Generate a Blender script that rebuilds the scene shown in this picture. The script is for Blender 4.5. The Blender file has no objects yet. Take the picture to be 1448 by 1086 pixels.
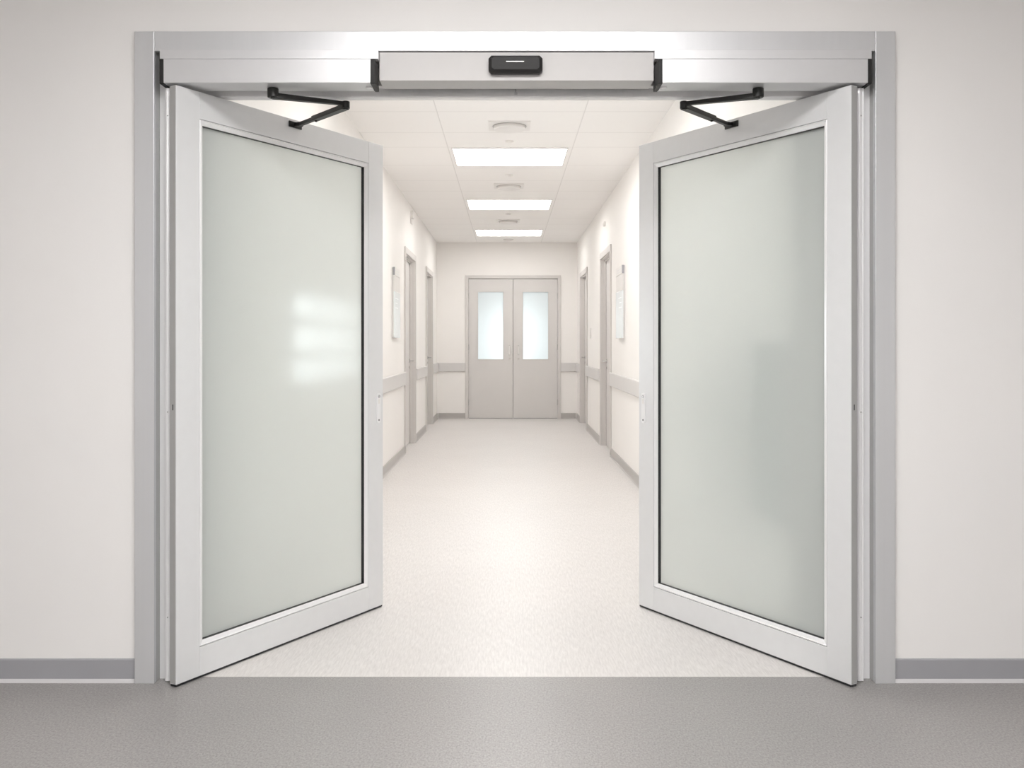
import bpy, bmesh, math
from mathutils import Vector, Matrix

S = bpy.context.scene
COL = S.collection

# ------------------------------------------------------------------ camera
EYE = 1.3055            # camera height above the floor
F = 1355.0              # focal length in pixels of a 1448 px wide frame
VX, VY = 718.0, 485.0   # vanishing point of the corridor


def X(px, y):
    """metres to the right of the camera of pixel column px at distance y"""
    return (px - VX) * y / F


def Z(py, y):
    """height above the floor of pixel row py at distance y"""
    return EYE + (VY - py) * y / F


cam_data = bpy.data.cameras.new('camera')
cam_data.sensor_width = 36.0
cam_data.lens = F / 1448.0 * 36.0
cam_data.shift_x = (724.0 - VX) / 1448.0
cam_data.shift_y = -(543.0 - VY) / 1448.0
cam_data.clip_start = 0.05
cam = bpy.data.objects.new('camera', cam_data)
cam.location = (0, 0, EYE)
cam.rotation_euler = (math.pi / 2, 0, 0)
COL.objects.link(cam)
S.camera = cam

# ------------------------------------------------------------------ world, exposure, light levels
w = bpy.data.worlds.new('world')
S.world = w
w.use_nodes = True
w.node_tree.nodes['Background'].inputs[0].default_value = (0.9, 0.95, 1.0, 1)
w.node_tree.nodes['Background'].inputs[1].default_value = 0.0
S.view_settings.view_transform = 'Standard'
S.view_settings.look = 'None'
S.view_settings.gamma = 1.0
S.view_settings.exposure = 0.0
S.view_settings.use_curve_mapping = False
S.cycles.max_bounces = 14
S.cycles.diffuse_bounces = 8
S.cycles.glossy_bounces = 6
S.cycles.transmission_bounces = 10
S.cycles.use_denoising = True
S.cycles.sample_clamp_indirect = 6.0

LOBBY_PANEL = 17.0       # radiance of the lobby ceiling panels
CORRIDOR_PANEL = 10.4    # radiance of the corridor ceiling panels
WINDOW_LIGHT = 5.0

# lamp in the lit room beyond the far double doors
ld = bpy.data.lights.new('room_lamp_beyond_doors', 'AREA')
ld.energy = 23
ld.shape = 'RECTANGLE'
ld.size = 0.5
ld.size_y = 0.9
ld.color = (0.95, 0.985, 1.0)
lo = bpy.data.objects.new('room_lamp_beyond_doors', ld)
lo.location = (0.09, 17.35, 1.35)
lo.rotation_euler = (-math.pi / 2, 0, 0)
COL.objects.link(lo)


# ------------------------------------------------------------------ materials
def nodes_of(name):
    m = bpy.data.materials.new(name)
    m.use_nodes = True
    nt = m.node_tree
    return m, nt, nt.nodes['Principled BSDF'], nt.nodes['Material Output']


def N(nt, kind, **kw):
    n = nt.nodes.new(kind)
    for k, v in kw.items():
        setattr(n, k, v)
    return n


def plain(name, col, rough=0.5, metal=0.0, var=0.03, scale=6.0, bump=0.0, bscale=200.0, coat=0.0, spec=0.5,
          stretch=(1, 1, 1), aniso=0.0):
    """principled surface with a soft procedural variation and optional fine bump"""
    m, nt, p, out = nodes_of(name)
    tc = N(nt, 'ShaderNodeTexCoord')
    mp = N(nt, 'ShaderNodeMapping')
    mp.inputs['Scale'].default_value = stretch
    nt.links.new(tc.outputs['Object'], mp.inputs['Vector'])
    no = N(nt, 'ShaderNodeTexNoise')
    no.inputs['Scale'].default_value = scale
    no.inputs['Detail'].default_value = 4
    nt.links.new(mp.outputs[0], no.inputs['Vector'])
    cr = N(nt, 'ShaderNodeValToRGB')
    cr.color_ramp.elements[0].position = 0.3
    cr.color_ramp.elements[1].position = 0.7
    cr.color_ramp.elements[0].color = tuple(c * (1 - var) for c in col) + (1,)
    cr.color_ramp.elements[1].color = tuple(min(1, c * (1 + var)) for c in col) + (1,)
    nt.links.new(no.outputs['Fac'], cr.inputs[0])
    nt.links.new(cr.outputs[0], p.inputs['Base Color'])
    p.inputs['Roughness'].default_value = rough
    p.inputs['Metallic'].default_value = metal
    p.inputs['Specular IOR Level'].default_value = spec
    p.inputs['Coat Weight'].default_value = coat
    p.inputs['Coat Roughness'].default_value = 0.15
    if bump:
        n2 = N(nt, 'ShaderNodeTexNoise')
        n2.inputs['Scale'].default_value = bscale
        n2.inputs['Detail'].default_value = 3
        nt.links.new(mp.outputs[0], n2.inputs['Vector'])
        b = N(nt, 'ShaderNodeBump')
        b.inputs['Strength'].default_value = bump
        b.inputs['Distance'].default_value = 0.002
        nt.links.new(n2.outputs['Fac'], b.inputs['Height'])
        nt.links.new(b.outputs[0], p.inputs['Normal'])
    return m


def emitter(name, col, strength):
    m, nt, p, out = nodes_of(name)
    p.inputs['Base Color'].default_value = (0.8, 0.8, 0.8, 1)
    p.inputs['Emission Color'].default_value = col + (1,)
    p.inputs['Emission Strength'].default_value = strength
    return m


def speckled_floor(name, a, b, rough, stretch, scale, blotch, coat=0.0, bump=0.05, spec=0.5):
    """resilient floor with fine flecks over slow blotches"""
    m, nt, p, out = nodes_of(name)
    tc = N(nt, 'ShaderNodeTexCoord')
    mp = N(nt, 'ShaderNodeMapping')
    mp.inputs['Scale'].default_value = stretch
    mp.inputs['Rotation'].default_value = (0, 0, math.radians(12))
    nt.links.new(tc.outputs['Object'], mp.inputs['Vector'])
    fine = N(nt, 'ShaderNodeTexNoise')
    fine.inputs['Scale'].default_value = scale
    fine.inputs['Detail'].default_value = 5
    fine.inputs['Roughness'].default_value = 0.65
    nt.links.new(mp.outputs[0], fine.inputs['Vector'])
    slow = N(nt, 'ShaderNodeTexNoise')
    slow.inputs['Scale'].default_value = 1.6
    slow.inputs['Detail'].default_value = 3
    nt.links.new(tc.outputs['Object'], slow.inputs['Vector'])
    cr = N(nt, 'ShaderNodeValToRGB')
    cr.color_ramp.elements[0].position = 0.32
    cr.color_ramp.elements[1].position = 0.68
    cr.color_ramp.elements[0].color = a + (1,)
    cr.color_ramp.elements[1].color = b + (1,)
    nt.links.new(fine.outputs['Fac'], cr.inputs[0])
    cs = N(nt, 'ShaderNodeMapRange')
    cs.inputs[1].default_value = 0.3
    cs.inputs[2].default_value = 0.7
    cs.inputs[3].default_value = 1 - blotch
    cs.inputs[4].default_value = 1 + blotch
    nt.links.new(slow.outputs['Fac'], cs.inputs[0])
    mul = N(nt, 'ShaderNodeVectorMath', operation='SCALE')
    nt.links.new(cr.outputs[0], mul.inputs[0])
    nt.links.new(cs.outputs[0], mul.inputs['Scale'])
    nt.links.new(mul.outputs[0], p.inputs['Base Color'])
    p.inputs['Roughness'].default_value = rough
    p.inputs['Specular IOR Level'].default_value = spec
    p.inputs['Coat Weight'].default_value = coat
    p.inputs['Coat Roughness'].default_value = 0.2
    bp = N(nt, 'ShaderNodeBump')
    bp.inputs['Strength'].default_value = bump
    bp.inputs['Distance'].default_value = 0.002
    nt.links.new(fine.outputs['Fac'], bp.inputs['Height'])
    nt.links.new(bp.outputs[0], p.inputs['Normal'])
    return m


def tiled_ceiling(name, col, seam):
    """white panels with thin seams: two lines along the corridor, cross lines repeating with the lights"""
    m, nt, p, out = nodes_of(name)
    tc = N(nt, 'ShaderNodeTexCoord')
    sx = N(nt, 'ShaderNodeSeparateXYZ')
    nt.links.new(tc.outputs['Object'], sx.inputs[0])

    def math_(op, a, b=None):
        n = N(nt, 'ShaderNodeMath', operation=op)
        for i, v in enumerate((a, b)):
            if v is None:
                continue
            if isinstance(v, (int, float)):
                n.inputs[i].default_value = v
            else:
                nt.links.new(v, n.inputs[i])
        return n.outputs[0]
    acc = None
    ym = math_('MODULO', math_('SUBTRACT', sx.outputs['Y'], 7.17 - 3.05 * 2), 3.05)
    tests = [math_('COMPARE', sx.outputs['X'], c) for c in (-0.53, 0.575)]
    for t in tests:
        t.node.inputs[2].default_value = 0.004
    for c in (0.0, 0.71, 1.30, 2.16):
        t = math_('COMPARE', ym, c + 0.005)
        t.node.inputs[2].default_value = 0.005
        tests.append(t)
    for t in tests:
        acc = t if acc is None else math_('MAXIMUM', acc, t)
    mix = N(nt, 'ShaderNodeMix', data_type='RGBA')
    mix.inputs[6].default_value = col + (1,)
    mix.inputs[7].default_value = seam + (1,)
    nt.links.new(acc, mix.inputs[0])
    nt.links.new(mix.outputs[2], p.inputs['Base Color'])
    p.inputs['Roughness'].default_value = 0.8
    return m


def frosted_glass(name, col, rough, veil, veil_col):
    """etched sheet: blurred transmission with a milky scattering veil and a soft surface sheen"""
    m, nt, p, out = nodes_of(name)
    p.inputs['Base Color'].default_value = col + (1,)
    p.inputs['Roughness'].default_value = rough
    p.inputs['Transmission Weight'].default_value = 1.0
    p.inputs['IOR'].default_value = 1.4
    tr = N(nt, 'ShaderNodeBsdfTranslucent')
    tr.inputs[0].default_value = veil_col + (1,)
    di = N(nt, 'ShaderNodeBsdfDiffuse')
    no = N(nt, 'ShaderNodeTexNoise')
    no.inputs['Scale'].default_value = 400
    rm = N(nt, 'ShaderNodeMapRange')
    rm.inputs[3].default_value = 0.94
    rm.inputs[4].default_value = 1.04
    nt.links.new(no.outputs['Fac'], rm.inputs[0])
    sc = N(nt, 'ShaderNodeVectorMath', operation='SCALE')
    sc.inputs[0].default_value = veil_col
    nt.links.new(rm.outputs[0], sc.inputs['Scale'])
    nt.links.new(sc.outputs[0], di.inputs[0])
    m1 = N(nt, 'ShaderNodeMixShader')
    m1.inputs[0].default_value = 0.5
    nt.links.new(tr.outputs[0], m1.inputs[1])
    nt.links.new(di.outputs[0], m1.inputs[2])
    m2 = N(nt, 'ShaderNodeMixShader')
    m2.inputs[0].default_value = veil
    nt.links.new(p.outputs[0], m2.inputs[1])
    nt.links.new(m1.outputs[0], m2.inputs[2])
    nt.links.new(m2.outputs[0], out.inputs[0])
    return m


M = {}
M['lobby_wall'] = plain('warm white wall paint', (0.84, 0.825, 0.815), 0.75, var=0.012, scale=2.0, bump=0.05, bscale=140)
M['corridor_wall'] = plain('cream corridor paint', (0.87, 0.85, 0.828), 0.55, var=0.01, scale=2.0, bump=0.04, bscale=140, spec=0.4)
M['alu'] = plain('satin aluminium', (0.68, 0.685, 0.70), 0.38, metal=0.45, var=0.015, scale=30, stretch=(1, 1, 0.02))
M['alu_face'] = plain('silver powder coat', (0.76, 0.765, 0.775), 0.38, metal=0.12, var=0.01, scale=20)
M['alu_light'] = plain('pale aluminium profile', (0.86, 0.86, 0.87), 0.3, metal=0.15, var=0.02, scale=30, stretch=(1, 1, 0.05))
M['alu_cover'] = plain('silver cover sheet', (0.72, 0.72, 0.735), 0.36, metal=0.5, var=0.01, scale=20)
M['lining'] = plain('shade darkened lining', (0.44, 0.44, 0.435), 0.4, metal=0.15, var=0.01, scale=20)  # grey set darker to put shade on reveals and hinge edges
M['header'] = plain('warm silver header sheet', (0.62, 0.605, 0.60), 0.55, metal=0.05, var=0.01, scale=20)
M['black'] = plain('black plastic', (0.022, 0.021, 0.021), 0.5, var=0.1, scale=40, spec=0.3)
M['black_metal'] = plain('black coated steel', (0.02, 0.02, 0.019), 0.4, var=0.1, scale=40, spec=0.35)
M['rubber'] = plain('black rubber', (0.012, 0.013, 0.015), 0.45, var=0.1, scale=60)
M['white_plastic'] = plain('white plastic', (0.80, 0.78, 0.76), 0.4, var=0.01)
M['steel'] = plain('brushed steel', (0.72, 0.72, 0.72), 0.25, metal=0.9, var=0.03, scale=60)
M['taupe'] = plain('taupe grey door paint', (0.66, 0.64, 0.625), 0.42, var=0.01, scale=3)
M['taupe_frame'] = plain('taupe grey frame paint', (0.64, 0.615, 0.597), 0.4, var=0.01, scale=3)
M['rail'] = plain('grey vinyl rail', (0.66, 0.645, 0.635), 0.45, var=0.01, scale=8)
M['base_grey'] = plain('grey vinyl skirting', (0.34, 0.34, 0.36), 0.5, var=0.015, scale=8)
M['base_corridor'] = plain('taupe vinyl skirting', (0.47, 0.45, 0.435), 0.45, var=0.015, scale=8)
M['sealant'] = plain('pale sealant', (0.60, 0.59, 0.60), 0.4, var=0.02)
M['lobby_floor'] = speckled_floor('grey speckled vinyl', (0.21, 0.20, 0.195), (0.38, 0.365, 0.356), 0.36, (1.0, 0.6, 1), 160, 0.04, bump=0.12)
M['corridor_floor'] = speckled_floor('cream flecked vinyl', (0.59, 0.565, 0.55), (0.735, 0.71, 0.695), 0.36, (3.2, 0.35, 1), 40, 0.015, coat=0.0, spec=0.38, bump=0.04)
M['ceiling'] = tiled_ceiling('white ceiling panels', (0.89, 0.875, 0.86), (0.74, 0.725, 0.71))
M['lobby_ceiling'] = plain('white lobby ceiling', (0.80, 0.79, 0.78), 0.8, var=0.01)
M['glass'] = frosted_glass('green tinted etched glass', (0.955, 0.985, 0.965), 0.19, 0.66, (0.93, 0.955, 0.94))
M['pane'] = frosted_glass('frosted vision pane', (0.95, 0.98, 0.985), 0.4, 0.9, (0.88, 0.92, 0.93))
M['acrylic'] = plain('pale blue acrylic', (0.82, 0.86, 0.87), 0.25, var=0.01)
M['sign_paper'] = plain('pale beige insert', (0.74, 0.72, 0.70), 0.5, var=0.02)
M['faint_print'] = plain('faint grey print', (0.70, 0.735, 0.745), 0.5, var=0.02)
M['dark_slot'] = plain('dark slot', (0.06, 0.06, 0.06), 0.6, var=0.1)
M['lobby_lamp'] = emitter('lit lobby diffuser', (1.0, 0.99, 0.978), LOBBY_PANEL)
M['corridor_lamp'] = emitter('lit corridor diffuser', (1.0, 0.99, 0.972), CORRIDOR_PANEL)
M['day_pane'] = emitter('daylit pane', (0.86, 0.95, 1.0), WINDOW_LIGHT)
M['lens'] = emitter('lit indicator slot', (1.0, 0.97, 0.93), 0.75)


# ------------------------------------------------------------------ mesh helpers
def box(bm, x0, x1, y0, y1, z0, z1):
    if x0 > x1: x0, x1 = x1, x0
    if y0 > y1: y0, y1 = y1, y0
    if z0 > z1: z0, z1 = z1, z0
    v = [bm.verts.new(p) for p in ((x0, y0, z0), (x1, y0, z0), (x1, y1, z0), (x0, y1, z0),
                                   (x0, y0, z1), (x1, y0, z1), (x1, y1, z1), (x0, y1, z1))]
    for f in ((3, 2, 1, 0), (4, 5, 6, 7), (0, 1, 5, 4), (1, 2, 6, 5), (2, 3, 7, 6), (3, 0, 4, 7)):
        bm.faces.new([v[i] for i in f])
    return v


def prism(bm, pts, axis, a0, a1):
    """extrude a closed outline (2-D points in the two other axes) along axis from a0 to a1"""
    def mk(p, a):
        if axis == 'x': return (a, p[0], p[1])
        if axis == 'y': return (p[0], a, p[1])
        return (p[0], p[1], a)
    A = [bm.verts.new(mk(p, a0)) for p in pts]
    B = [bm.verts.new(mk(p, a1)) for p in pts]
    n = len(pts)
    bm.faces.new(A[::-1])
    bm.faces.new(B)
    for i in range(n):
        bm.faces.new((A[i], A[(i + 1) % n], B[(i + 1) % n], B[i]))


def lathe(bm, prof, seg=32, c=(0, 0, 0), axis='z', sy=1.0):
    """revolve (radius, height) points around an axis through c"""
    rings = []
    for r, h in prof:
        ring = []
        for i in range(seg):
            a = 2 * math.pi * i / seg
            u, v = r * math.cos(a), r * math.sin(a) * sy
            if axis == 'z': p = (c[0] + u, c[1] + v, c[2] + h)
            elif axis == 'y': p = (c[0] + u, c[1] + h, c[2] + v)
            else: p = (c[0] + h, c[1] + u, c[2] + v)
            ring.append(bm.verts.new(p))
        rings.append(ring)
    for a, b in zip(rings, rings[1:]):
        for i in range(seg):
            bm.faces.new((a[i], a[(i + 1) % seg], b[(i + 1) % seg], b[i]))
    bm.faces.new(rings[0][::-1])
    bm.faces.new(rings[-1])


def tube(bm, pts, r, seg=10):
    """round bar along a polyline"""
    pts = [Vector(p) for p in pts]
    rings = []
    for i, p in enumerate(pts):
        d = (pts[min(i + 1, len(pts) - 1)] - pts[max(i - 1, 0)]).normalized()
        up = Vector((0, 0, 1)) if abs(d.z) < 0.9 else Vector((1, 0, 0))
        s = d.cross(up).normalized()
        t = s.cross(d).normalized()
        rings.append([bm.verts.new(p + r * (math.cos(2 * math.pi * k / seg) * s + math.sin(2 * math.pi * k / seg) * t)) for k in range(seg)])
    for a, b in zip(rings, rings[1:]):
        for i in range(seg):
            bm.faces.new((a[i], a[(i + 1) % seg], b[(i + 1) % seg], b[i]))
    bm.faces.new(rings[0][::-1])
    bm.faces.new(rings[-1])


def bar(bm, p0, p1, w0, w1, h0, h1=None):
    """flat bar lying in the horizontal plane from p0 to p1: widths w0, w1, heights h0, h1 below/above centre"""
    h1 = h0 if h1 is None else h1
    p0, p1 = Vector(p0), Vector(p1)
    d = (p1 - p0).normalized()
    s = Vector((-d.y, d.x, 0)).normalized()
    ends = []
    for p, ww, hh in ((p0, w0, h0), (p1, w1, h1)):
        ends.append([bm.verts.new(p + s * a * ww / 2 + Vector((0, 0, b * hh / 2))) for a, b in ((-1, -1), (1, -1), (1, 1), (-1, 1))])
    a, b = ends
    bm.faces.new(a[::-1])
    bm.faces.new(b)
    for i in range(4):
        bm.faces.new((a[i], a[(i + 1) % 4], b[(i + 1) % 4], b[i]))


def obj(name, bm, mat, parent=None, bevel=0.0, segs=2, smooth=False):
    bmesh.ops.recalc_face_normals(bm, faces=bm.faces)
    me = bpy.data.meshes.new(name)
    bm.to_mesh(me)
    bm.free()
    o = bpy.data.objects.new(name, me)
    me.materials.append(M[mat] if isinstance(mat, str) else mat)
    COL.objects.link(o)
    if parent is not None:
        o.parent = parent
    if bevel:
        b = o.modifiers.new('bevel', 'BEVEL')
        b.width = bevel
        b.segments = segs
        b.limit_method = 'ANGLE'
        b.angle_limit = math.radians(40)
        b.harden_normals = False
    if smooth:
        for f in me.polygons:
            f.use_smooth = True
        try:
            me.set_sharp_from_angle(angle=math.radians(35))
        except Exception:
            pass
    return o


def bx(name, mat, dims, parent=None, bevel=0.0):
    bm = bmesh.new()
    box(bm, *dims)
    return obj(name, bm, mat, parent, bevel)


def tag(o, label, cat, group=None, kind='thing'):
    o['label'] = label
    o['category'] = cat
    if group: o['group'] = group
    if kind != 'thing' or 'door' in o.name: o['kind'] = kind
    return o


def thing(name, loc, label, cat, group=None, rz=0.0):
    o = bpy.data.objects.new(name, None)
    o.empty_display_size = 0.1
    o.location = loc
    o.rotation_euler = (0, 0, rz)
    COL.objects.link(o)
    return tag(o, label, cat, group)


def struct(o, label, cat):
    return tag(o, label, cat, kind='structure')


def dup(src, loc, label, group=None):
    r = src.copy()
    COL.objects.link(r)
    r.location = loc
    r['label'] = label
    if group: r['group'] = group
    for ch in list(src.children):
        c = ch.copy()
        COL.objects.link(c)
        c.parent = r
        for g in list(ch.children):
            d = g.copy()
            COL.objects.link(d)
            d.parent = c
    return r


def slab(us, vs, holes, place):
    """a wall of thickness with rectangular holes, as one closed mesh.
    us, vs: (min, max); holes: (u0, u1, v0, v1); place(u, v, t) with t in 0 / 1 gives the point"""
    U = sorted({us[0], us[1], *[h[0] for h in holes], *[h[1] for h in holes]})
    V = sorted({vs[0], vs[1], *[h[2] for h in holes], *[h[3] for h in holes]})
    bm = bmesh.new()
    cache = {}

    def v(i, j, t):
        k = (i, j, t)
        if k not in cache:
            cache[k] = bm.verts.new(place(U[i], V[j], t))
        return cache[k]

    def solid(i, j):
        if not (0 <= i < len(U) - 1 and 0 <= j < len(V) - 1):
            return False
        cu, cv = (U[i] + U[i + 1]) / 2, (V[j] + V[j + 1]) / 2
        return not any(h[0] < cu < h[1] and h[2] < cv < h[3] for h in holes)
    for i in range(len(U) - 1):
        for j in range(len(V) - 1):
            if not solid(i, j):
                continue
            for t in (0, 1):
                bm.faces.new((v(i, j, t), v(i + 1, j, t), v(i + 1, j + 1, t), v(i, j + 1, t)))
            for (di, dj, e0, e1) in ((-1, 0, (i, j), (i, j + 1)), (1, 0, (i + 1, j), (i + 1, j + 1)),
                                     (0, -1, (i, j), (i + 1, j)), (0, 1, (i, j + 1), (i + 1, j + 1))):
                if not solid(i + di, j + dj):
                    bm.faces.new((v(*e0, 0), v(*e1, 0), v(*e1, 1), v(*e0, 1)))
    return bm


# ------------------------------------------------------------------ dimensions
YW = 3.693                    # lobby face of the partition wall
YC = 3.670                    # face of the door casing
YB = 3.974                    # corridor face of the partition wall
YE = 16.53                    # end wall of the corridor
XL, XR = -1.22, 1.196         # corridor side walls
HC = EYE + 1.732              # corridor ceiling
JL, JR = X(218, YC), X(1238, YC)       # inner edges of the casing
OL, OR = X(190, YC), X(1266.5, YC)     # outer edges
HT, HB = Z(44, YC), Z(72, YC)          # casing head top and bottom
LX0, LX1, LY0, LH = -5.0, 5.0, -5.5, 3.06   # lobby

# ------------------------------------------------------------------ shell
YT = 3.748
struct(bx('floor_lobby', 'lobby_floor', (LX0 - .2, LX1 + .2, LY0 - .2, YT, -0.1, 0)), 'grey speckled vinyl lobby floor in front of the doorway', 'floor')
struct(bx('floor', 'corridor_floor', (-1.5, 1.5, YT, YE + 2.2, -0.1, 0)), 'cream flecked vinyl floor of the corridor beyond the doorway', 'floor')
struct(bx('ceiling_lobby', 'lobby_ceiling', (LX0 - .2, LX1 + .2, LY0 - .2, YB, LH, LH + .1)), 'white ceiling over the lobby', 'ceiling')
struct(bx('ceiling', 'ceiling', (-1.45, 1.45, YB - .001, YE + .2, HC, HC + .1)), 'white panelled corridor ceiling with thin seams', 'ceiling')
bm = slab((LX0 - .2, LX1 + .2), (0, LH + .1), [(JL - .016, JR + .016, 0, HB + .016)], lambda u, v, t: (u, YB if t else YW, v))
struct(obj('wall_front', bm, 'lobby_wall'), 'warm white lobby wall around the wide doorway', 'wall')
struct(bx('wall_lobby_left', 'lobby_wall', (LX0 - .2, LX0, LY0, YW, 0, LH)), 'warm white side wall of the lobby, left side', 'wall')
struct(bx('wall_lobby_right', 'lobby_wall', (LX1, LX1 + .2, LY0, YW, 0, LH)), 'warm white side wall of the lobby, right side', 'wall')
struct(bx('wall_lobby_back', 'lobby_wall', (LX0 - .2, LX1 + .2, LY0 - .2, LY0, 0, LH)), 'warm white wall of the lobby opposite the doorway', 'wall')

DOORS_L = [(11.29, 12.60), (14.22, 15.45)]
DOORS_R = [(11.03, 12.30), (14.33, 15.72)]
DH = EYE + 1.14               # top of the side door casings
CW = 0.075                    # casing width
WIN = (5.50, 7.95, EYE - 0.28, EYE + 0.34)
hl = [(a + CW - .015, b - CW + .015, 0, DH - CW + .015) for a, b in DOORS_L] + [WIN]
hr = [(a + CW - .015, b - CW + .015, 0, DH - CW + .015) for a, b in DOORS_R]
TW = 0.22
struct(obj('wall_left', slab((YB, YE + .2), (0, HC), hl, lambda u, v, t: (XL - TW * t, u, v)), 'corridor_wall'), 'cream left wall of the corridor with two recessed doors', 'wall')
struct(obj('wall_right', slab((YB, YE + .2), (0, HC), hr, lambda u, v, t: (XR + TW * t, u, v)), 'corridor_wall'), 'cream right wall of the corridor with two recessed doors', 'wall')
EX0, EX1, EZ = X(658, YE), X(793, YE), Z(389.5, YE)
EC = 0.05
bm = slab((XL, XR), (0, HC), [(EX0 + EC - .01, EX1 - EC + .01, 0, EZ - EC + .01)], lambda u, v, t: (u, YE + .2 * t, v))
struct(obj('wall_end', bm, 'corridor_wall'), 'cream end wall of the corridor around the double doors', 'wall')

# ------------------------------------------------------------------ door casing, lining, header of the big doorway
bm = bmesh.new(); box(bm, OL, JL, YC, YW, 0, HT)
struct(obj('trim_1', bm, 'alu', bevel=.002), 'silver aluminium casing upright at the doorway, left side', 'door casing')
bm = bmesh.new(); box(bm, JR, OR, YC, YW, 0, HT)
struct(obj('trim_2', bm, 'alu', bevel=.002), 'silver aluminium casing upright at the doorway, right side', 'door casing')
bm = bmesh.new(); box(bm, JL + .0005, JR - .0005, YC, YW, HB, HT)
struct(obj('trim_3', bm, 'alu', bevel=.002), 'silver aluminium casing head across the top of the doorway', 'door casing')
YS = 3.73
for n, e, sgn, side in ((4, JL, 1, 'left'), (5, JR, -1, 'right')):
    inner = -1.25 if sgn > 0 else 1.292
    bm = bmesh.new()
    prism(bm, [(e - .016 * sgn, YW + .0005), (e - .0003 * sgn, YW + .0005), (e - .0003 * sgn, YS), (inner, YS), (inner, YB), (e - .016 * sgn, YB)], 'z', 0, HB + .012)
    o = struct(obj('trim_%d' % n, bm, 'lining', bevel=.0015), 'stepped door lining darkened as shade, with a pale strip inside the doorway, %s jamb' % side, 'door lining')
    bm = bmesh.new(); box(bm, e + .0008 * sgn, e + .045 * sgn, YS - .0022, YS - .0002, 0, HB - .004)
    obj('lit_step_strip', bm, 'alu_light', o)['label'] = 'pale strip giving the jamb step its lit tone'  # pale colour stands in for light on the step face
YH = 3.763                  # back of the operators
YF = 3.677                  # face of the header panel
HDR = Z(114, YF)
bm = bmesh.new(); box(bm, X(536.5, YF), X(924.5, YF), YF, 3.80, HDR, HB - .003)
box(bm, JL + .001, JR - .001, YH, 3.80, HDR + .002, HB + .0115)
box(bm, X(536.5, YF), X(924.5, YF), YW + .001, YH, HB - .003, HB + .0115)
head = struct(obj('trim_6', bm, 'header', bevel=.0015), 'flat silver header panel between the two door operators', 'door header')
STOPZ = EYE + .985
bm = bmesh.new(); prism(bm, [(3.840, STOPZ + .004), (3.844, STOPZ), (3.886, STOPZ), (3.891, STOPZ + .006), (3.891, STOPZ + .06), (3.840, STOPZ + .06)], 'x', -1.249, 1.291)
struct(obj('trim_7', bm, 'alu_light'), 'pale aluminium stop bar under the doorway header', 'door stop')
bm = bmesh.new(); box(bm, JL + .001, JR - .001, 3.801, YB, STOPZ + .0605, HB + .016)
struct(obj('trim_8', bm, 'header'), 'silver soffit behind the stop bar of the doorway', 'soffit')

# hinge posts: pale finger guards standing beside each hinge edge
for px0, px1, side in ((232.6, 240.9, 'left'), (1212.9, 1221.6, 'right')):
    x0, x1 = X(px0, 3.686), X(px1, 3.686)
    a, b = (x0, x1)
    t = thing('finger_guard', ((a + b) / 2, 3.70, 0), 'white finger guard post beside the hinge edge of the %s swing door' % side, 'finger guard', 'finger guards at the hinges')
    hw = (b - a) / 2
    bm = bmesh.new()
    prism(bm, [(-hw, -.010), (-hw * .35, -.014), (hw * .35, -.012), (hw * .55, -.009), (hw, -.013), (hw, .028), (-hw, .028)], 'z', .004, Z(124, 3.686))
    obj('post', bm, 'alu_light', t, bevel=.001)
    e0 = hw + .0004 if side == 'left' else -hw - .0004
    bm = bmesh.new(); box(bm, e0, e0 + (.0042 if side == 'left' else -.0042), -.004, .020, .006, Z(124, 3.686) - .004)  # black strip stands in for the dark gap beside the door
    obj('gap_shade', bm, 'rubber', t)['label'] = 'dark strip standing for the shaded gap'
    for zz in (.25, 1.04, 2.18):
        bm = bmesh.new(); lathe(bm, [(.0025, -.002), (.0025, .001)], 10, (hw * .05, -.0135, zz), 'y')
        obj('screw', bm, 'steel', t)

# lobby skirting
for n, a, b in (('baseboard_left', LX0, OL - .001), ('baseboard_right', OR + .001, LX1)):
    zt = Z(931, YW)
    bm = bmesh.new(); prism(bm, [(YW - .001, .014), (YW - .008, .014), (YW - .008, zt - .004), (YW - .005, zt), (YW - .001, zt)], 'x', a, b)
    o = struct(obj(n, bm, 'base_grey'), 'grey vinyl skirting with pale bottom seal, lobby wall %s of the doorway' % n.split('_')[1], 'skirting')
    bm = bmesh.new(); prism(bm, [(YW - .001, 0), (YW - .016, 0), (YW - .013, .007), (YW - .0085, .0139), (YW - .001, .0139)], 'x', a, b)
    obj('sealant_strip', bm, 'sealant', o)['label'] = 'pale glossy sealant strip'

# ------------------------------------------------------------------ swing doors
DZ0 = .010
DTOP = Z(120, 3.627)
DT = .0345


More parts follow.
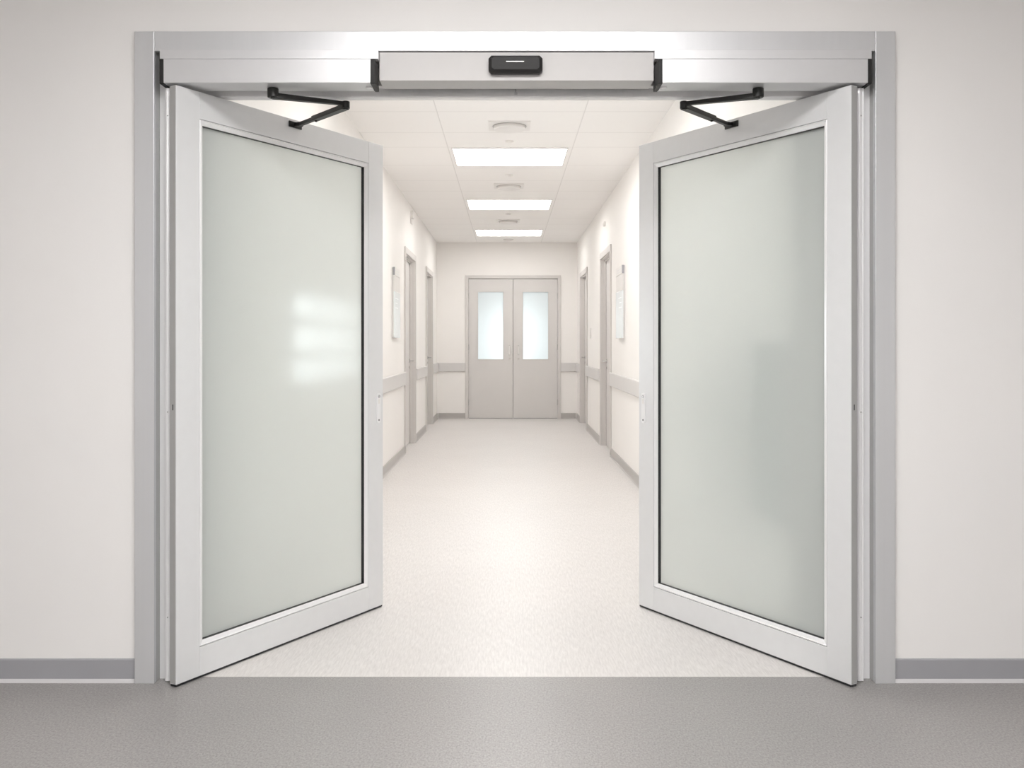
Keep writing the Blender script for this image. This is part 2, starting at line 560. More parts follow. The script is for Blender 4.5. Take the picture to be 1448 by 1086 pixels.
def swing_door(hinge, lead_x, lead_y, s, label, mirror_pull):
    hx, hy = hinge
    dx, dy = lead_x - hx, lead_y - hy
    W = math.hypot(dx, dy)
    ang = math.atan2(dy, dx) if s > 0 else math.atan2(-dy, -dx)
    t = thing('swing_door', (hx, hy, 0), label, 'door', 'pair of open swing doors', rz=ang)
    a0, a1 = .115, W - .113       # inner edges of the stiles where the bead starts
    b0, b1 = .022, .022           # bead width
    z0, z1 = DZ0 + .112, DTOP - .105

    def mx(pts):
        return [(p[0] * s, p[1], p[2]) for p in pts]

    def part(name, mat, x0, x1, y0, y1, za, zb, bev=.0012):
        bm = bmesh.new(); box(bm, x0 * s, x1 * s, y0, y1, za, zb)
        return obj(name, bm, mat, t, bevel=bev)
    part('hinge_stile', 'alu_face', 0, a0, 0, DT, DZ0, DTOP, .002)
    part('lock_stile', 'alu_face', a1, W, 0, DT, DZ0, DTOP, .002)
    part('top_rail', 'alu_face', a0 + .0003, a1 - .0003, .0003, DT, z1, DTOP)
    part('bottom_rail', 'alu_face', a0 + .0003, a1 - .0003, .0003, DT, DZ0, z0)
    # sloping glazing bead, four mitred sides in one ring
    def ring(name, mat, prof, bev=0):
        """prof: (inset from the opening edge, depth y) closed outline, swept round the opening with mitred corners"""
        bm = bmesh.new()
        rings = []
        for u, y in prof:
            rings.append([bm.verts.new((x * s, y, z)) for x, z in ((a0 + u, z0 + u), (a1 - u, z0 + u), (a1 - u, z1 - u), (a0 + u, z1 - u))])
        n = len(prof)
        for i in range(n):
            A, B = rings[i], rings[(i + 1) % n]
            for k in range(4):
                bm.faces.new((A[k], A[(k + 1) % 4], B[(k + 1) % 4], B[k]))
        return obj(name, bm, mat, t, bevel=bev)
    ring('glazing_bead', 'alu_light', [(.0020, .002), (.004, .0005), (.006, .0005), (.0075, .003), (.020, .0075), (.022, .009), (.022, .0115), (.0020, .0115)])
    ring('glazing_gasket', 'rubber', [(.0005, .0117), (.0225, .0117), (.0230, .0275), (.0005, .0275)])
    bm = bmesh.new(); box(bm, (a0 + .012) * s, (a1 - .012) * s, 0.0278, .0328, z0 + .012, z1 - .012)
    obj('glass_pane', bm, 'glass', t)['label'] = 'green tinted frosted glass pane'
    bm = bmesh.new(); box(bm, .002 * s, (W - .002) * s, .003, DT - .003, .002, DZ0 + .001)
    obj('bottom_seal', bm, 'rubber', t)['label'] = 'black rubber seal strip'
    # flush lock plate on the lock stile, seen from the lobby
    c = W - .037
    zc = 0.985
    bm = bmesh.new()
    hw, hh = .015, .073
    pts = []
    for cx, cz, q in ((1, 1, 0), (-1, 1, 1), (-1, -1, 2), (1, -1, 3)):
        for k in range(6):
            an = math.pi / 2 * (q + k / 5)
            pts.append((c * s + cx * (hw - .009) + .009 * math.cos(an), zc + cz * (hh - .009) + .009 * math.sin(an)))
    prism(bm, pts, 'y', -.0035, .0005)
    pl = obj('lock_plate', bm, 'alu_light', t, bevel=.0008)
    bm = bmesh.new(); lathe(bm, [(.0075, 0), (.0075, -.0030), (.0055, -.004), (.003, -.0025)], 20, (c * s, -.0035, zc + .058), 'y')
    obj('keyhole_rose', bm, 'steel', pl, smooth=True)
    bm = bmesh.new(); lathe(bm, [(.004, 0), (.004, -.0012)], 14, (c * s, -.0036, zc - .058), 'y')
    obj('screw', bm, 'dark_slot', pl)
    bm = bmesh.new(); box(bm, c * s - .006, c * s + .006, -.0045, -.0034, zc + .022, zc + .044)
    obj('latch_tab', bm, 'white_plastic', pl, bevel=.0005)
    # small keep recess in the hinge edge
    bm = bmesh.new(); box(bm, -.0009 * s, -.0001 * s, .0025, DT - .0015, DZ0 + .003, DTOP - .003)  # thin grey strip paints shade onto the door-coloured edge
    obj('shaded_edge', bm, 'lining', t)['label'] = 'grey strip putting shade on the hinge edge'
    bm = bmesh.new(); box(bm, -.0016 * s, -.0008 * s, .014, .019, 1.05, 1.072)
    obj('edge_slot', bm, 'dark_slot', t)
    return t, (hx, hy), (dx / W, dy / W), W


dl = swing_door((X(249, 3.627), 3.627), X(541.5, 4.745), 4.745, 1, 'open silver swing door hinged at left jamb, frosted glass with a bright window glow', 1)
dr = swing_door((X(1203.5, 3.627), 3.627), X(903.5, 4.745), 4.745, -1, 'open silver swing door hinged at right jamb, frosted glass with a darker patch', -1)

# ------------------------------------------------------------------ door operators and arms
OZ0, OZ1 = Z(117, 3.64), Z(83, 3.64)
YO = 3.64


def operator(px_in, px_out, s, hub, elbow, door, u_shoe, zsh, label):
    """s: direction from the inner end to the outer end along x"""
    xi, xo = X(px_in, YO), X(px_out, YO)
    t = thing('door_operator', ((xi + xo) / 2, YO, OZ0), label, 'door operator', 'black capped door operators')
    ox, oy, oz = t.location

    def L(p):
        return (p[0] - ox, p[1] - oy, p[2] - oz)

    def part(name, mat, x0, x1, y0, y1, z0, z1, bev=0.0, parent=t):
        bm = bmesh.new(); box(bm, x0 - ox, x1 - ox, y0 - oy, y1 - oy, z0 - oz, z1 - oz)
        return obj(name, bm, mat, parent, bevel=bev)
    hs = part('housing', 'alu_cover', xi, xo, YO, YH - .001, OZ0, OZ1, .002)
    part('cover_strip', 'alu_cover', xi - .0135 * s, xo, YO + .002, YF - .0005, OZ1 + .0006, HB - .003, .001)
    caps = []
    for nm, xa, xb in (('end_cap', xi, xi + .016 * s), ('end_cap', xo - .016 * s, xo)):
        bm = bmesh.new()
        y0, y1 = YO - .0015 - oy, YH - .002 - oy
        za, zb = OZ0 - .004 - oz, OZ1 + .0005 - oz
        prism(bm, [(y0, za + .003), (y0 + .003, za), (y1 - .016, za), (y1 - .004, za + .006), (y1, za + .016), (y1, zb - .012), (y1 - .008, zb), (y0 + .003, zb), (y0, zb - .003)], 'x', xa - ox, xb - ox)
        caps.append(obj(nm, bm, 'black', t, bevel=.002))
        caps[-1]['label'] = 'black plastic end cap'
    # bevelled flank of the inner cap, running back under the header
    bm = bmesh.new()
    xa, xb, xc = xi + .014 * s, xi - .0005 * s, xi - .0105 * s
    ya, yb = YO - .001, YF - .0006
    zl, zh = OZ0 - .0038, OZ1 - .001
    P = [(xa, ya, zl), (xb, ya, zl), (xc, yb, zl), (xa, yb, zl), (xa, ya, zh), (xb, ya, zh), (xc, yb, zh - .020), (xa, yb, zh - .020)]
    v = [bm.verts.new(L(p)) for p in P]
    for f in ((3, 2, 1, 0), (4, 5, 6, 7), (0, 1, 5, 4), (1, 2, 6, 5), (2, 3, 7, 6), (3, 0, 4, 7)):
        bm.faces.new([v[i] for i in f])
    box(bm, xa - ox, xi - .0015 * s - ox, yb - oy, YH - .003 - oy, zl - oz, HDR - .001 - oz)
    obj('cap_flank', bm, 'black', caps[0], bevel=.0015)
    # small pale switch under the inner end
    c = xi + s * .03
    bm = bmesh.new(); lathe(bm, [(.012, 0), (.012, -.004), (.007, -.007)], 18, L((c, 3.70, OZ0)), 'z')
    obj('indicator', bm, 'alu_light', t, smooth=True)
    # drive arm
    za = EYE + .955
    bm = bmesh.new()
    lathe(bm, [(.019, .0), (.0215, -.002), (.0215, -.034), (.018, -.037), (.009, -.037), (.009, -.040), (.004, -.040)], 28, L((hub[0], hub[1], OZ0)), 'z')
    h = obj('spindle_hub', bm, 'black_metal', t, smooth=True)
    bm = bmesh.new()
    bar(bm, L((hub[0], hub[1], za + .004)), L((elbow[0], elbow[1], za + .006)), .028, .022, .022, .014)
    arm = obj('drive_arm', bm, 'black_metal', t, bevel=.002)
    bm = bmesh.new(); lathe(bm, [(.012, .014), (.016, .012), (.016, -.014), (.010, -.016), (.010, -.020), (.004, -.020)], 24, L((elbow[0], elbow[1], za + .002)), 'z')
    obj('elbow_joint', bm, 'black_metal', arm, smooth=True)
    # forearm to the shoe on the door face
    (dhx, dhy), (ux, uy) = door[1], door[2]
    nx, ny = (uy, -ux) if ux > 0 else (-uy, ux)        # towards the lobby, away from the door face
    sx_, sy_ = dhx + ux * u_shoe, dhy + uy * u_shoe
    sp = Vector((sx_ + nx * .026, sy_ + ny * .026, zsh))
    ep = Vector((elbow[0], elbow[1], za - .006))
    mid = ep.lerp(sp, .66)
    bm = bmesh.new(); bar(bm, L(ep), L(mid), .032, .030, .020, .020)
    fa = obj('forearm', bm, 'black_metal', t, bevel=.002)
    bm = bmesh.new(); bar(bm, L(ep.lerp(sp, .6)), L(sp), .020, .018, .015, .015)
    obj('slide_rod', bm, 'black_metal', fa, bevel=.0015)
    q = ep.lerp(sp, .62)
    bm = bmesh.new(); lathe(bm, [(.006, .012), (.006, -.014), (.003, -.016)], 14, L(q), 'z')
    obj('clamp_screw', bm, 'black_metal', fa, smooth=True)
    # shoe: plate against the door plus lug
    bm = bmesh.new()
    U, Nn = Vector((ux, uy, 0)), Vector((nx, ny, 0))
    C = Vector((sx_, sy_, zsh))
    def blk(u0, u1, n0, n1, z0, z1):
        P = [C + U * a + Nn * b + Vector((0, 0, c_)) for c_ in (z0, z1) for a, b in ((u0, n0), (u1, n0), (u1, n1), (u0, n1))]
        v = [bm.verts.new(L(p)) for p in P]
        for f in ((3, 2, 1, 0), (4, 5, 6, 7), (0, 1, 5, 4), (1, 2, 6, 5), (2, 3, 7, 6), (3, 0, 4, 7)):
            bm.faces.new([v[i] for i in f])
    blk(-.040, .040, .0003, .006, -.013, .013)
    blk(-.014, .014, .0061, .036, -.008, .008)
    obj('shoe_bracket', bm, 'black_metal', fa, bevel=.0015)
    return t


def build_ops():
    operator(529.5, 225.5, -1, (X(386, 3.72), 3.72), (X(489, 3.85), 3.85), (dl[0], dl[1], dl[2]), .653, EYE + .953,
             'long silver door operator with black end caps above the left swing door')
    operator(931, 1233, 1, (X(1072, 3.72), 3.72), (X(967, 3.85), 3.85), (dr[0], dr[1], dr[2]), .640, EYE + .951,
             'long silver door operator with black end caps above the right swing door')


build_ops()

# ------------------------------------------------------------------ motion sensor on the header
sx0, sx1 = X(691, 3.665), X(767, 3.665)
sz0, sz1 = Z(104.5, 3.665), Z(80, 3.665)
t = thing('motion_sensor', ((sx0 + sx1) / 2, YF, (sz0 + sz1) / 2), 'black chamfered motion sensor with a pale slot on the header above the doorway', 'motion sensor')
hw, hh, ch = (sx1 - sx0) / 2, (sz1 - sz0) / 2, .011
oct_ = [(-hw + ch, -hh), (hw - ch, -hh), (hw, -hh + ch), (hw, hh - ch), (hw - ch, hh), (-hw + ch, hh), (-hw, hh - ch), (-hw, -hh + ch)]
bm = bmesh.new()
A = [bm.verts.new((p[0], -.001, p[1])) for p in oct_]
B = [bm.verts.new((p[0], -.026, p[1])) for p in oct_]
k = [bm.verts.new((p[0] * (1 - .012 / hw), -.035, (p[1] + .003) * (1 - .009 / hh))) for p in oct_]
bm.faces.new(A)
bm.faces.new(k[::-1])
for r0, r1 in ((A, B), (B, k)):
    for i in range(8):
        bm.faces.new((r0[i], r0[(i + 1) % 8], r1[(i + 1) % 8], r1[i]))
obj('sensor_housing', bm, 'black', t, bevel=.0012)
bm = bmesh.new(); box(bm, -.036, .032, -.0362, -.0345, .0065, .0095)
obj('indicator_slot', bm, 'lens', t)['label'] = 'pale lit indicator slot'
# small catch on the stop bar
t = thing('door_catch', (X(729.5, 3.84), 3.84, Z(132, 3.84)), 'tiny silver catch on the stop bar below the motion sensor', 'catch')
bm = bmesh.new(); prism(bm, [(-.006, -.007), (.006, -.007), (.006, .002), (.002, .004), (-.006, .004)], 'y', -.005, 0)
obj('keeper', bm, 'alu', t, bevel=.0006)
bm = bmesh.new(); box(bm, -.0008, .0008, -.002, 0, .0042, .018)
obj('pin', bm, 'dark_slot', t)

# ------------------------------------------------------------------ lights
def light_panel(loc, wx, wy, h, mat, label, cat, group):
    t = thing('ceiling_light', (loc[0], loc[1], h), label, cat, group)
    bm = bmesh.new()
    e = .012
    for a in ((-wx / 2 - e, wx / 2 + e, -wy / 2 - e, -wy / 2), (-wx / 2 - e, wx / 2 + e, wy / 2, wy / 2 + e),
              (-wx / 2 - e, -wx / 2, -wy / 2, wy / 2), (wx / 2, wx / 2 + e, -wy / 2, wy / 2)):
        box(bm, *a, -.008, -.0005)
    obj('frame', bm, 'white_plastic', t)
    bm = bmesh.new(); box(bm, -wx / 2 + .0003, wx / 2 - .0003, -wy / 2 + .0003, wy / 2 - .0003, -.004, -.0008)
    obj('diffuser', bm, mat, t)['label'] = 'glowing white diffuser'
    return t


cx = .019
first = light_panel((cx, 8.91), 1.015, .80, HC, 'corridor_lamp', 'lit white ceiling panel, nearest of the three seen in the corridor', 'ceiling light', 'lit corridor ceiling panels')
dup(first, (cx + .0, 11.98, HC), 'lit white ceiling panel, second of the three seen in the corridor', 'lit corridor ceiling panels')
dup(first, (cx + .0, 15.05, HC), 'lit white ceiling panel, farthest of the three, close to the double doors', 'lit corridor ceiling panels')
dup(first, (cx, 5.85, HC), 'lit white ceiling panel hidden above the doorway header', 'lit corridor ceiling panels')
for xx, yy, lab in ((-.40, 1.75, 'lit lobby ceiling panel left of the middle, near the doorway'), (.44, 1.75, 'lit lobby ceiling panel right of the middle, near the doorway')):
    light_panel((xx, yy), .8, .9, LH, 'lobby_lamp', lab, 'ceiling light', 'lit lobby ceiling panels')

for xx, yy, lab in ((-.60, -.9, 'added fill light panel left of the middle, behind the viewer'), (.64, -.9, 'added fill light panel right of the middle, behind the viewer'),
                    (-.60, -3.2, 'added fill light panel left of the middle, far back in the lobby'), (.64, -3.2, 'added fill light panel right of the middle, far back in the lobby')):
    light_panel((xx, yy), 1.2, .9, LH, 'lobby_lamp', lab, 'ceiling light', 'lit lobby ceiling panels')  # unseen panels added as frontal fill for the wall and glass

# ------------------------------------------------------------------ ceiling diffusers and detectors
def air_vent(y, label):
    t = thing('air_vent', (X(720.5, y) if y < 9 else X(719.5, y), y, HC), label, 'air vent', 'round corridor ceiling vents')
    bm = bmesh.new(); box(bm, -.165, .165, -.165, .165, -.006, -.0005)
    obj('face_plate', bm, 'white_plastic', t, bevel=.002)
    bm = bmesh.new(); lathe(bm, [(.126, -.0065), (.128, -.030), (.122, -.036), (.105, -.036)], 40)
    obj('dish', bm, 'white_plastic', t, smooth=True)
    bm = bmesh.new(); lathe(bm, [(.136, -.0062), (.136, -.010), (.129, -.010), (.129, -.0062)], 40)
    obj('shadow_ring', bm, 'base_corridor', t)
    return t


v0 = air_vent(7.63, 'round white ceiling vent on a square plate, nearest to the doorway')
dup(v0, (X(719.5, 10.57), 10.57, HC), 'round white ceiling vent between the nearest and second lit panels', 'round corridor ceiling vents')
dup(v0, (X(718.5, 13.6), 13.6, HC), 'round white ceiling vent between the second and farthest lit panels', 'round corridor ceiling vents')


def detector(px, y, label):
    t = thing('smoke_detector', (X(px, y), y, HC), label, 'smoke detector', 'ceiling smoke detectors')
    bm = bmesh.new(); lathe(bm, [(.038, -.0005), (.038, -.008)], 28)
    obj('base', bm, 'white_plastic', t, smooth=True)
    bm = bmesh.new(); lathe(bm, [(.030, -.0082), (.029, -.012), (.020, -.016), (.006, -.017)], 28)
    obj('cover', bm, 'white_plastic', t, smooth=True)
    return t


s0 = detector(720, 8.22, 'small white smoke detector just before the nearest lit panel')
dup(s0, (X(720, 9.86), 9.86, HC), 'small white smoke detector just beyond the nearest lit panel', 'ceiling smoke detectors')
dup(s0, (X(718.5, 12.85), 12.85, HC), 'small white smoke detector just beyond the second lit panel', 'ceiling smoke detectors')
t = dup(s0, (X(719, 16.0), 16.0, HC), 'white smoke detector on the ceiling right above the double doors', 'ceiling smoke detectors')
t.scale = (2.2, 2.2, 1.6)

# ------------------------------------------------------------------ side doors
tn = [9]


def side_door(wall_x, s, a, b, label):
    """s: +1 for the left wall (room side towards +x), -1 for the right wall"""
    zt = DH
    bm = bmesh.new()
    P = .018
    # casing in front of the wall and lining in the opening, one frame
    def add(n0, n1, y0, y1, z0, z1):
        box(bm, wall_x + s * n0, wall_x + s * n1, y0, y1, z0, z1)
    add(.0005, P, a, a + CW, 0, zt)
    add(.0005, P, b - CW, b, 0, zt)
    add(.0005, P, a + CW, b - CW, zt - CW, zt)
    add(-.14, .0005, a + CW - .0145, a + CW + .012, 0, zt - CW)
    add(-.14, .0005, b - CW - .012, b - CW + .0145, 0, zt - CW)
    add(-.14, .0005, a + CW - .0145, b - CW + .0145, zt - CW - .012, zt - CW + .0145)
    # rebate stop
    add(-.058, -.040, a + CW + .012, a + CW + .03, 0, zt - CW - .012)
    add(-.058, -.040, b - CW - .03, b - CW - .012, 0, zt - CW - .012)
    add(-.058, -.040, a + CW + .03, b - CW - .03, zt - CW - .03, zt - CW - .012)
    o = obj('trim_%d' % tn[0], bm, 'taupe_frame', bevel=.002)
    struct(o, 'taupe grey door frame of the ' + label, 'door frame')
    tn[0] += 1
    y0, y1 = a + CW + .015, b - CW - .015
    t = thing('room_door', (wall_x - s * .06, (y0 + y1) / 2, 0), 'taupe grey closed ' + label, 'door', 'side doors of the corridor')
    hy = (y1 - y0) / 2
    bm = bmesh.new(); box(bm, -s * .0, -s * .042, -hy, hy, .008, zt - CW - .016)
    obj('leaf', bm, 'taupe', t, bevel=.002)
    zh = 1.075
    yh = hy - .075
    bm = bmesh.new(); lathe(bm, [(.026, 0), (.026, .007), (.020, .010)], 24, (0, yh, zh), 'x')
    if s < 0:
        for v in bm.verts: v.co.x = -v.co.x
    rose = obj('handle_rose', bm, 'steel', t, smooth=True)
    bm = bmesh.new(); tube(bm, [(s * .009, yh, zh), (s * .05, yh, zh), (s * .058, yh - .01, zh), (s * .058, yh - .115, zh)], .009, 12)
    obj('lever_handle', bm, 'steel', t, smooth=True)
    bm = bmesh.new(); lathe(bm, [(.016, 0), (.016, .005)], 20, (0, yh, zh - .085), 'x')
    if s < 0:
        for v in bm.verts: v.co.x = -v.co.x
    obj('lock_rose', bm, 'steel', t, smooth=True)
    for zz in (.25, 1.2, 2.1):
        bm = bmesh.new(); lathe(bm, [(.008, -.05), (.008, .05)], 12, (s * .006, -hy + .004, zz), 'z')
        obj('hinge', bm, 'steel', t, smooth=True)


side_door(XL, 1, *DOORS_L[0], 'door on the left corridor wall, nearer of the two')
side_door(XL, 1, *DOORS_L[1], 'door on the left corridor wall, farther of the two')
side_door(XR, -1, *DOORS_R[0], 'door on the right corridor wall, nearer of the two')
side_door(XR, -1, *DOORS_R[1], 'door on the right corridor wall, farther of the two')

# ------------------------------------------------------------------ window behind the left swing door
fr = bpy.data.objects.new('window_1', None)
fr.location = (XL, (WIN[0] + WIN[1]) / 2, WIN[2])
COL.objects.link(fr)
tag(fr, 'bright gridded window on the left corridor wall, seen as a glow through the frosted glass', 'window', kind='structure')
ww, wh = WIN[1] - WIN[0], WIN[3] - WIN[2]
bm = bmesh.new()
e = .045
for y0, y1, z0, z1 in ((-ww / 2, ww / 2, 0, e), (-ww / 2, ww / 2, wh - e, wh), (-ww / 2, -ww / 2 + e, e, wh - e), (ww / 2 - e, ww / 2, e, wh - e)):
    box(bm, -.10, -.02, y0, y1, z0, z1)
for k in (1, 2):
    box(bm, -.09, -.03, -ww / 2 + ww * k / 3 - .08, -ww / 2 + ww * k / 3 + .08, e, wh - e)
    box(bm, -.088, -.032, -ww / 2 + e, ww / 2 - e, wh * k / 3 - .03, wh * k / 3 + .03)
obj('window_frame', bm, 'white_plastic', fr)
bm = bmesh.new(); box(bm, -.066, -.060, -ww / 2 + e, ww / 2 - e, e, wh - e)
obj('window_pane', bm, 'day_pane', fr)

# ------------------------------------------------------------------ guard rails
RZ0, RZ1 = .812, .968
RD = .030


def rail(pts_dir, base, a, b, label, capA=True, capB=True):
    """pts_dir 'y+' left wall, 'y-' right wall, 'x' end wall"""
    prof = [(.001, RZ0 + .004), (RD - .006, RZ0), (RD, RZ0 + .010), (RD, RZ1 - .010), (RD - .006, RZ1), (.001, RZ1 - .004)]
    c = (a + b) / 2
    loc = (base, c, 0) if pts_dir != 'x' else (c, base, 0)
    t = thing('guard_rail', loc, label, 'guard rail', 'corridor wall guard rails')
    e = .014

    def seg(u0, u1, grow):
        bm = bmesh.new()
        P = [(n + (grow if n > .01 else 0), z + (grow if z > .9 else -grow)) for n, z in prof]
        if pts_dir == 'y+':
            prism(bm, P, 'y', u0, u1)
        elif pts_dir == 'y-':
            prism(bm, [(-n, z) for n, z in P], 'y', u0, u1)
        else:
            prism(bm, [(-n, z) for n, z in P], 'x', u0, u1)
        return bm
    ha = (b - a) / 2
    obj('rail_cover', seg(-ha + (e if capA else 0), ha - (e if capB else 0), 0), 'rail', t, bevel=.003)
    if capA: obj('end_cap', seg(-ha, -ha + e - .0005, .0015), 'rail', t, bevel=.003)
    if capB: obj('end_cap', seg(ha - e + .0005, ha, .0015), 'rail', t, bevel=.003)
    return t


rail('y+', XL, 8.2, DOORS_L[0][0] - .005, 'grey guard rail on the left wall, nearest stretch under the wall sign', True, True)
rail('y+', XL, DOORS_L[0][1] + .005, DOORS_L[1][0] - .005, 'grey guard rail on the left wall between its two doors')
rail('y+', XL, DOORS_L[1][1] + .005, YE - .001, 'short grey guard rail on the left wall, between the farther door and the corner', True, False)
rail('y-', XR, 4.9, DOORS_R[0][0] - .005, 'grey guard rail on the right wall, nearest stretch under the wall sign')
rail('y-', XR, DOORS_R[0][1] + .005, DOORS_R[1][0] - .005, 'grey guard rail on the right wall between its two doors')
rail('y-', XR, DOORS_R[1][1] + .005, YE - .001, 'short grey guard rail on the right wall, between the farther door and the corner', True, False)
rail('x', YE, XL + RD + .002, EX0 - .003, 'grey guard rail on the end wall, left of the double doors', False, False)
rail('x', YE, EX1 + .003, XR - RD - .002, 'grey guard rail on the end wall, right of the double doors', False, False)

# ------------------------------------------------------------------ corridor skirting
BH = .098


def skirt(name, kind, base, runs, lab):
    bm = bmesh.new()
    P = [(.0005, .0), (.022, 0), (.012, .008), (.009, .02), (.009, BH - .004), (.006, BH), (.0005, BH)]
    for a, b in runs:
        pts = P
        if kind == 'y+':
            A = [(base + n, z) for n, z in pts]
            # outline in (x, z), swept along y
            prism(bm, A, 'y', a, b)
        elif kind == 'y-':
            prism(bm, [(base - n, z) for n, z in pts], 'y', a, b)
        else:
            prism(bm, [(base - n, z) for n, z in pts], 'x', a, b)
    return struct(obj(name, bm, 'base_corridor'), lab, 'skirting')


skirt('baseboard_corridor_left', 'y+', XL, [(YB, DOORS_L[0][0]), (DOORS_L[0][1], DOORS_L[1][0]), (DOORS_L[1][1], YE)], 'taupe coved skirting along the left corridor wall')
skirt('baseboard_corridor_right', 'y-', XR, [(YB, DOORS_R[0][0]), (DOORS_R[0][1], DOORS_R[1][0]), (DOORS_R[1][1], YE)], 'taupe coved skirting along the right corridor wall')
skirt('baseboard_end', 'x', YE, [(XL + .023, EX0), (EX1, XR - .023)], 'taupe coved skirting along the end wall')

# ------------------------------------------------------------------ far double doors
bm = bmesh.new()
for x0, x1, z0, z1 in ((EX0, EX0 + EC, 0, EZ), (EX1 - EC, EX1, 0, EZ), (EX0 + EC, EX1 - EC, EZ - EC, EZ)):
    box(bm, x0, x1, YE - .02, YE - .0005, z0, z1)
for x0, x1, z0, z1 in ((EX0 + EC - .0095, EX0 + EC + .004, 0, EZ - EC), (EX1 - EC - .004, EX1 - EC + .0095, 0, EZ - EC), (EX0 + EC - .0095, EX1 - EC + .0095, EZ - EC - .004, EZ - EC + .0095)):
    box(bm, x0, x1, YE - .0005, YE + .18, z0, z1)
struct(obj('trim_20', bm, 'taupe_frame', bevel=.002), 'taupe grey frame around the far double doors', 'door frame')
YD = YE + .022


def far_leaf(x0, x1, wx0, wx1, hx, hinge_x, label):
    t = thing('corridor_door', ((x0 + x1) / 2, YD, 0), label, 'door', 'far double doors')
    ox = (x0 + x1) / 2
    z0, z1 = .010, EZ - EC - .010
    wz0, wz1 = Z(508, YD), Z(413, YD)
    bm = slab((x0 - ox, x1 - ox), (z0, z1), [(wx0 - ox, wx1 - ox, wz0, wz1)], lambda u, v, k: (u, .045 * k, v))
    obj('leaf', bm, 'taupe', t, bevel=.002)
    bm = bmesh.new()
    e = .016
    for a in ((wx0 - e, wx1 + e, wz0 - e, wz0), (wx0 - e, wx1 + e, wz1, wz1 + e), (wx0 - e, wx0, wz0, wz1), (wx1, wx1 + e, wz0, wz1)):
        box(bm, a[0] - ox, a[1] - ox, -.006, -.0003, a[2], a[3])
    obj('vision_frame', bm, 'taupe_frame', t)
    bm = bmesh.new(); box(bm, wx0 - ox + .0005, wx1 - ox - .0005, .016, .024, wz0 + .0005, wz1 - .0005)
    obj('vision_pane', bm, 'pane', t)['label'] = 'softly lit frosted pane'
    # pull handle
    za, zb = Z(502.5, YD), Z(488, YD)
    bm = bmesh.new()
    tube(bm, [(hx - ox, -.0005, za + .012), (hx - ox, -.035, za + .012), (hx - ox, -.045, za + .022), (hx - ox, -.045, zb - .022), (hx - ox, -.035, zb - .012), (hx - ox, -.0005, zb - .012)], .0105, 12)
    obj('pull_handle', bm, 'white_plastic', t, smooth=True)['label'] = 'pale pull handle'
    bm = bmesh.new(); lathe(bm, [(.02, -.0005), (.02, -.006), (.015, -.008)], 20, (hx - ox, 0, za - .06), 'y')
    obj('lock_rose', bm, 'taupe_frame', t, smooth=True)
    for zz in (.28, 1.23, 2.12):
        bm = bmesh.new(); lathe(bm, [(.007, -.05), (.007, .05)], 10, (hinge_x - ox, -.006, zz), 'z')
        obj('hinge', bm, 'steel', t, smooth=True)
    bm = bmesh.new(); box(bm, x0 - ox + .004, x1 - ox - .004, .004, .04, .001, z0 + .001)
    obj('bottom_seal', bm, 'base_grey', t)
    if hinge_x > x1 - .02:
        bm = bmesh.new(); box(bm, x0 - ox - .022, x0 - ox - .0003, .046, .054, z0, z1)
        box(bm, x0 - ox - .0003, x0 - ox + .02, .0453, .054, z0, z1)
        obj('seam_light_stop', bm, 'base_grey', t)  # strip added behind the seam to stop lamp light leaking through


mid = X(725.5, YD)

far_leaf(EX0 + EC + .006, mid - .003, X(676, YD), X(711.5, YD), X(720.5, YD), EX0 + EC + .004, 'taupe grey far door with lit frosted pane, left leaf of the double doors')
far_leaf(mid + .003, EX1 - EC - .006, X(739.5, YD), X(775, YD), X(733, YD), EX1 - EC - .004, 'taupe grey far door with lit frosted pane, right leaf of the double doors')
# the lit room beyond the panes
bm = slab((-1.45, 1.45), (0, HC), [], lambda u, v, k: (u, 18.6 + .1 * k, v))
struct(obj('wall_room_back', bm, 'corridor_wall'), 'white wall of the lit room beyond the double doors', 'wall')

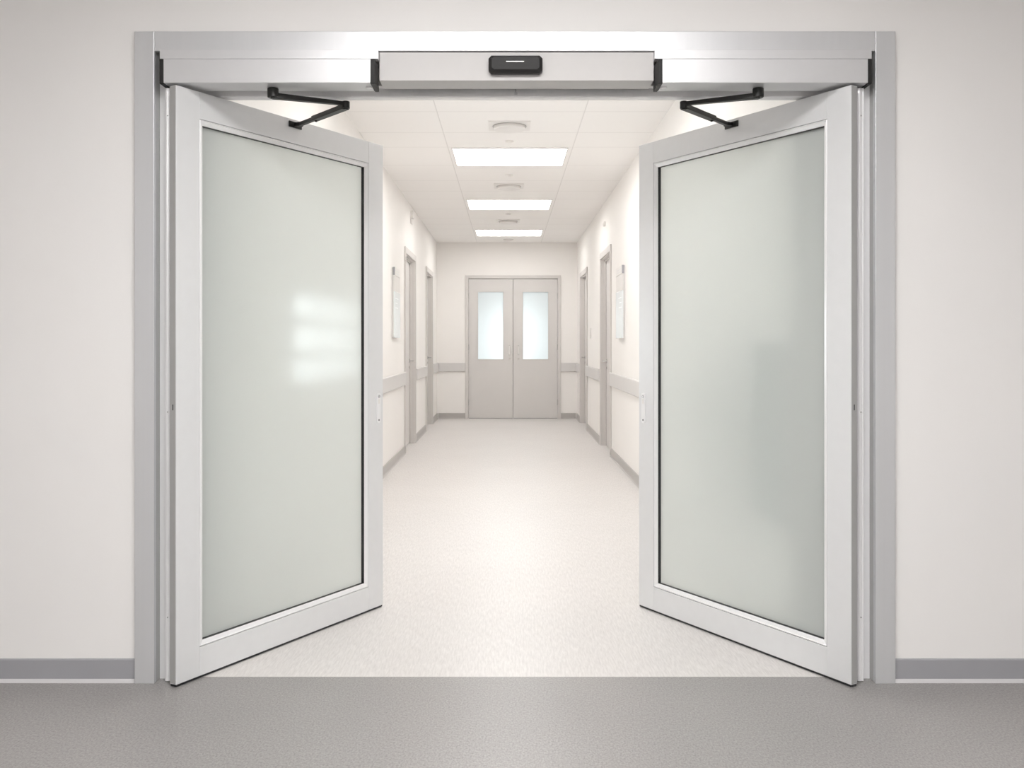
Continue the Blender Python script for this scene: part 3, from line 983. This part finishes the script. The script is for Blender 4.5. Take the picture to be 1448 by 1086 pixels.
# ------------------------------------------------------------------ wall signs
def sign(s, wall_x, y0, y1, ztop, zbot, label):
    t = thing('wall_sign', (wall_x, (y0 + y1) / 2, zbot), label, 'sign', 'corridor wall signs')
    hy, h = (y1 - y0) / 2, ztop - zbot
    def part(name, mat, n0, n1, ya, yb, za, zb, bev=.0015):
        bm = bmesh.new(); box(bm, s * n0, s * n1, ya, yb, za, zb)
        return obj(name, bm, mat, t, bevel=bev)
    part('back_plate', 'rail', .0008, .018, -hy, hy, .004, h - .004)
    part('header_bar', 'white_plastic', .0185, .034, -hy + .0005, hy, h - .085, h)
    part('header_end', 'base_grey', .010, .034, -hy - .004, -hy - .0002, h - .085, h)['label'] = 'dark end of the header bar'
    part('insert_strip', 'sign_paper', .0185, .031, -hy, hy, h - .255, h - .087)
    p = part('info_panel', 'acrylic', .0185, .033, -hy, hy, 0, h - .257)
    for k in range(3):
        z = h - .33 - k * .05
        ln = (.26, .18, .22)[k]
        bm = bmesh.new(); box(bm, s * .0332, s * .0336, -hy + .05, -hy + .05 + ln, z, z + .005)
        obj('faint_text_line', bm, 'faint_print', p)
    for k in range(2):
        bm = bmesh.new(); box(bm, s * .0342, s * .0345, -hy + .05, hy - .10 - .06 * k, h - .036 - .026 * k, h - .031 - .026 * k)
        obj('faint_text_line', bm, 'faint_print', t)
    return t


sign(1, XL, 10.08, 10.58, EYE + .80, EYE + .055, 'pale slim wall sign with a blue white panel on the left corridor wall')
sign(-1, XR, 9.76, 10.30, EYE + .795, EYE + .05, 'pale slim wall sign with a blue white panel on the right corridor wall')

# ------------------------------------------------------------------ small wall devices
def wall_box(name, s, wall_x, y, z, wy, wz, d, label, cat, double=False):
    t = thing(name, (wall_x, y, z), label, cat)
    bm = bmesh.new(); box(bm, s * .0005, s * d, -wy / 2, wy / 2, -wz / 2, wz / 2)
    obj('plate', bm, 'white_plastic', t, bevel=.004)
    if double:
        bm = bmesh.new(); box(bm, s * .0005, s * d * .55, -wy / 2, wy / 2, -wz / 2 - wz * .75, -wz / 2 - .006)
        obj('lower_plate', bm, 'white_plastic', t, bevel=.003)
    else:
        bm = bmesh.new(); box(bm, s * (d + .0005), s * (d + .006), -wy * .28, wy * .28, -wz * .3, wz * .3)
        obj('rocker', bm, 'white_plastic', t, bevel=.002)
    return t


wall_box('wall_alarm', 1, XL, 12.05, EYE + 1.61, .13, .09, .04, 'small white alarm box high on the left wall above the nearer door', 'alarm', True)
wall_box('wall_alarm', -1, XR, 11.75, EYE + 1.46, .08, .05, .025, 'small white alarm box high on the right wall above the nearer door', 'alarm')
wall_box('light_switch', -1, XR, 13.75, EYE + .14, .09, .15, .012, 'white light switch on the right wall between its two doors', 'switch')

# added grey-green panel behind the right swing door, darkens a patch of its glass
t = thing('darkening_panel', (XR, 4.29, .95), 'added grey green darkening panel, only a soft dark patch through the right frosted glass', 'darkening panel')
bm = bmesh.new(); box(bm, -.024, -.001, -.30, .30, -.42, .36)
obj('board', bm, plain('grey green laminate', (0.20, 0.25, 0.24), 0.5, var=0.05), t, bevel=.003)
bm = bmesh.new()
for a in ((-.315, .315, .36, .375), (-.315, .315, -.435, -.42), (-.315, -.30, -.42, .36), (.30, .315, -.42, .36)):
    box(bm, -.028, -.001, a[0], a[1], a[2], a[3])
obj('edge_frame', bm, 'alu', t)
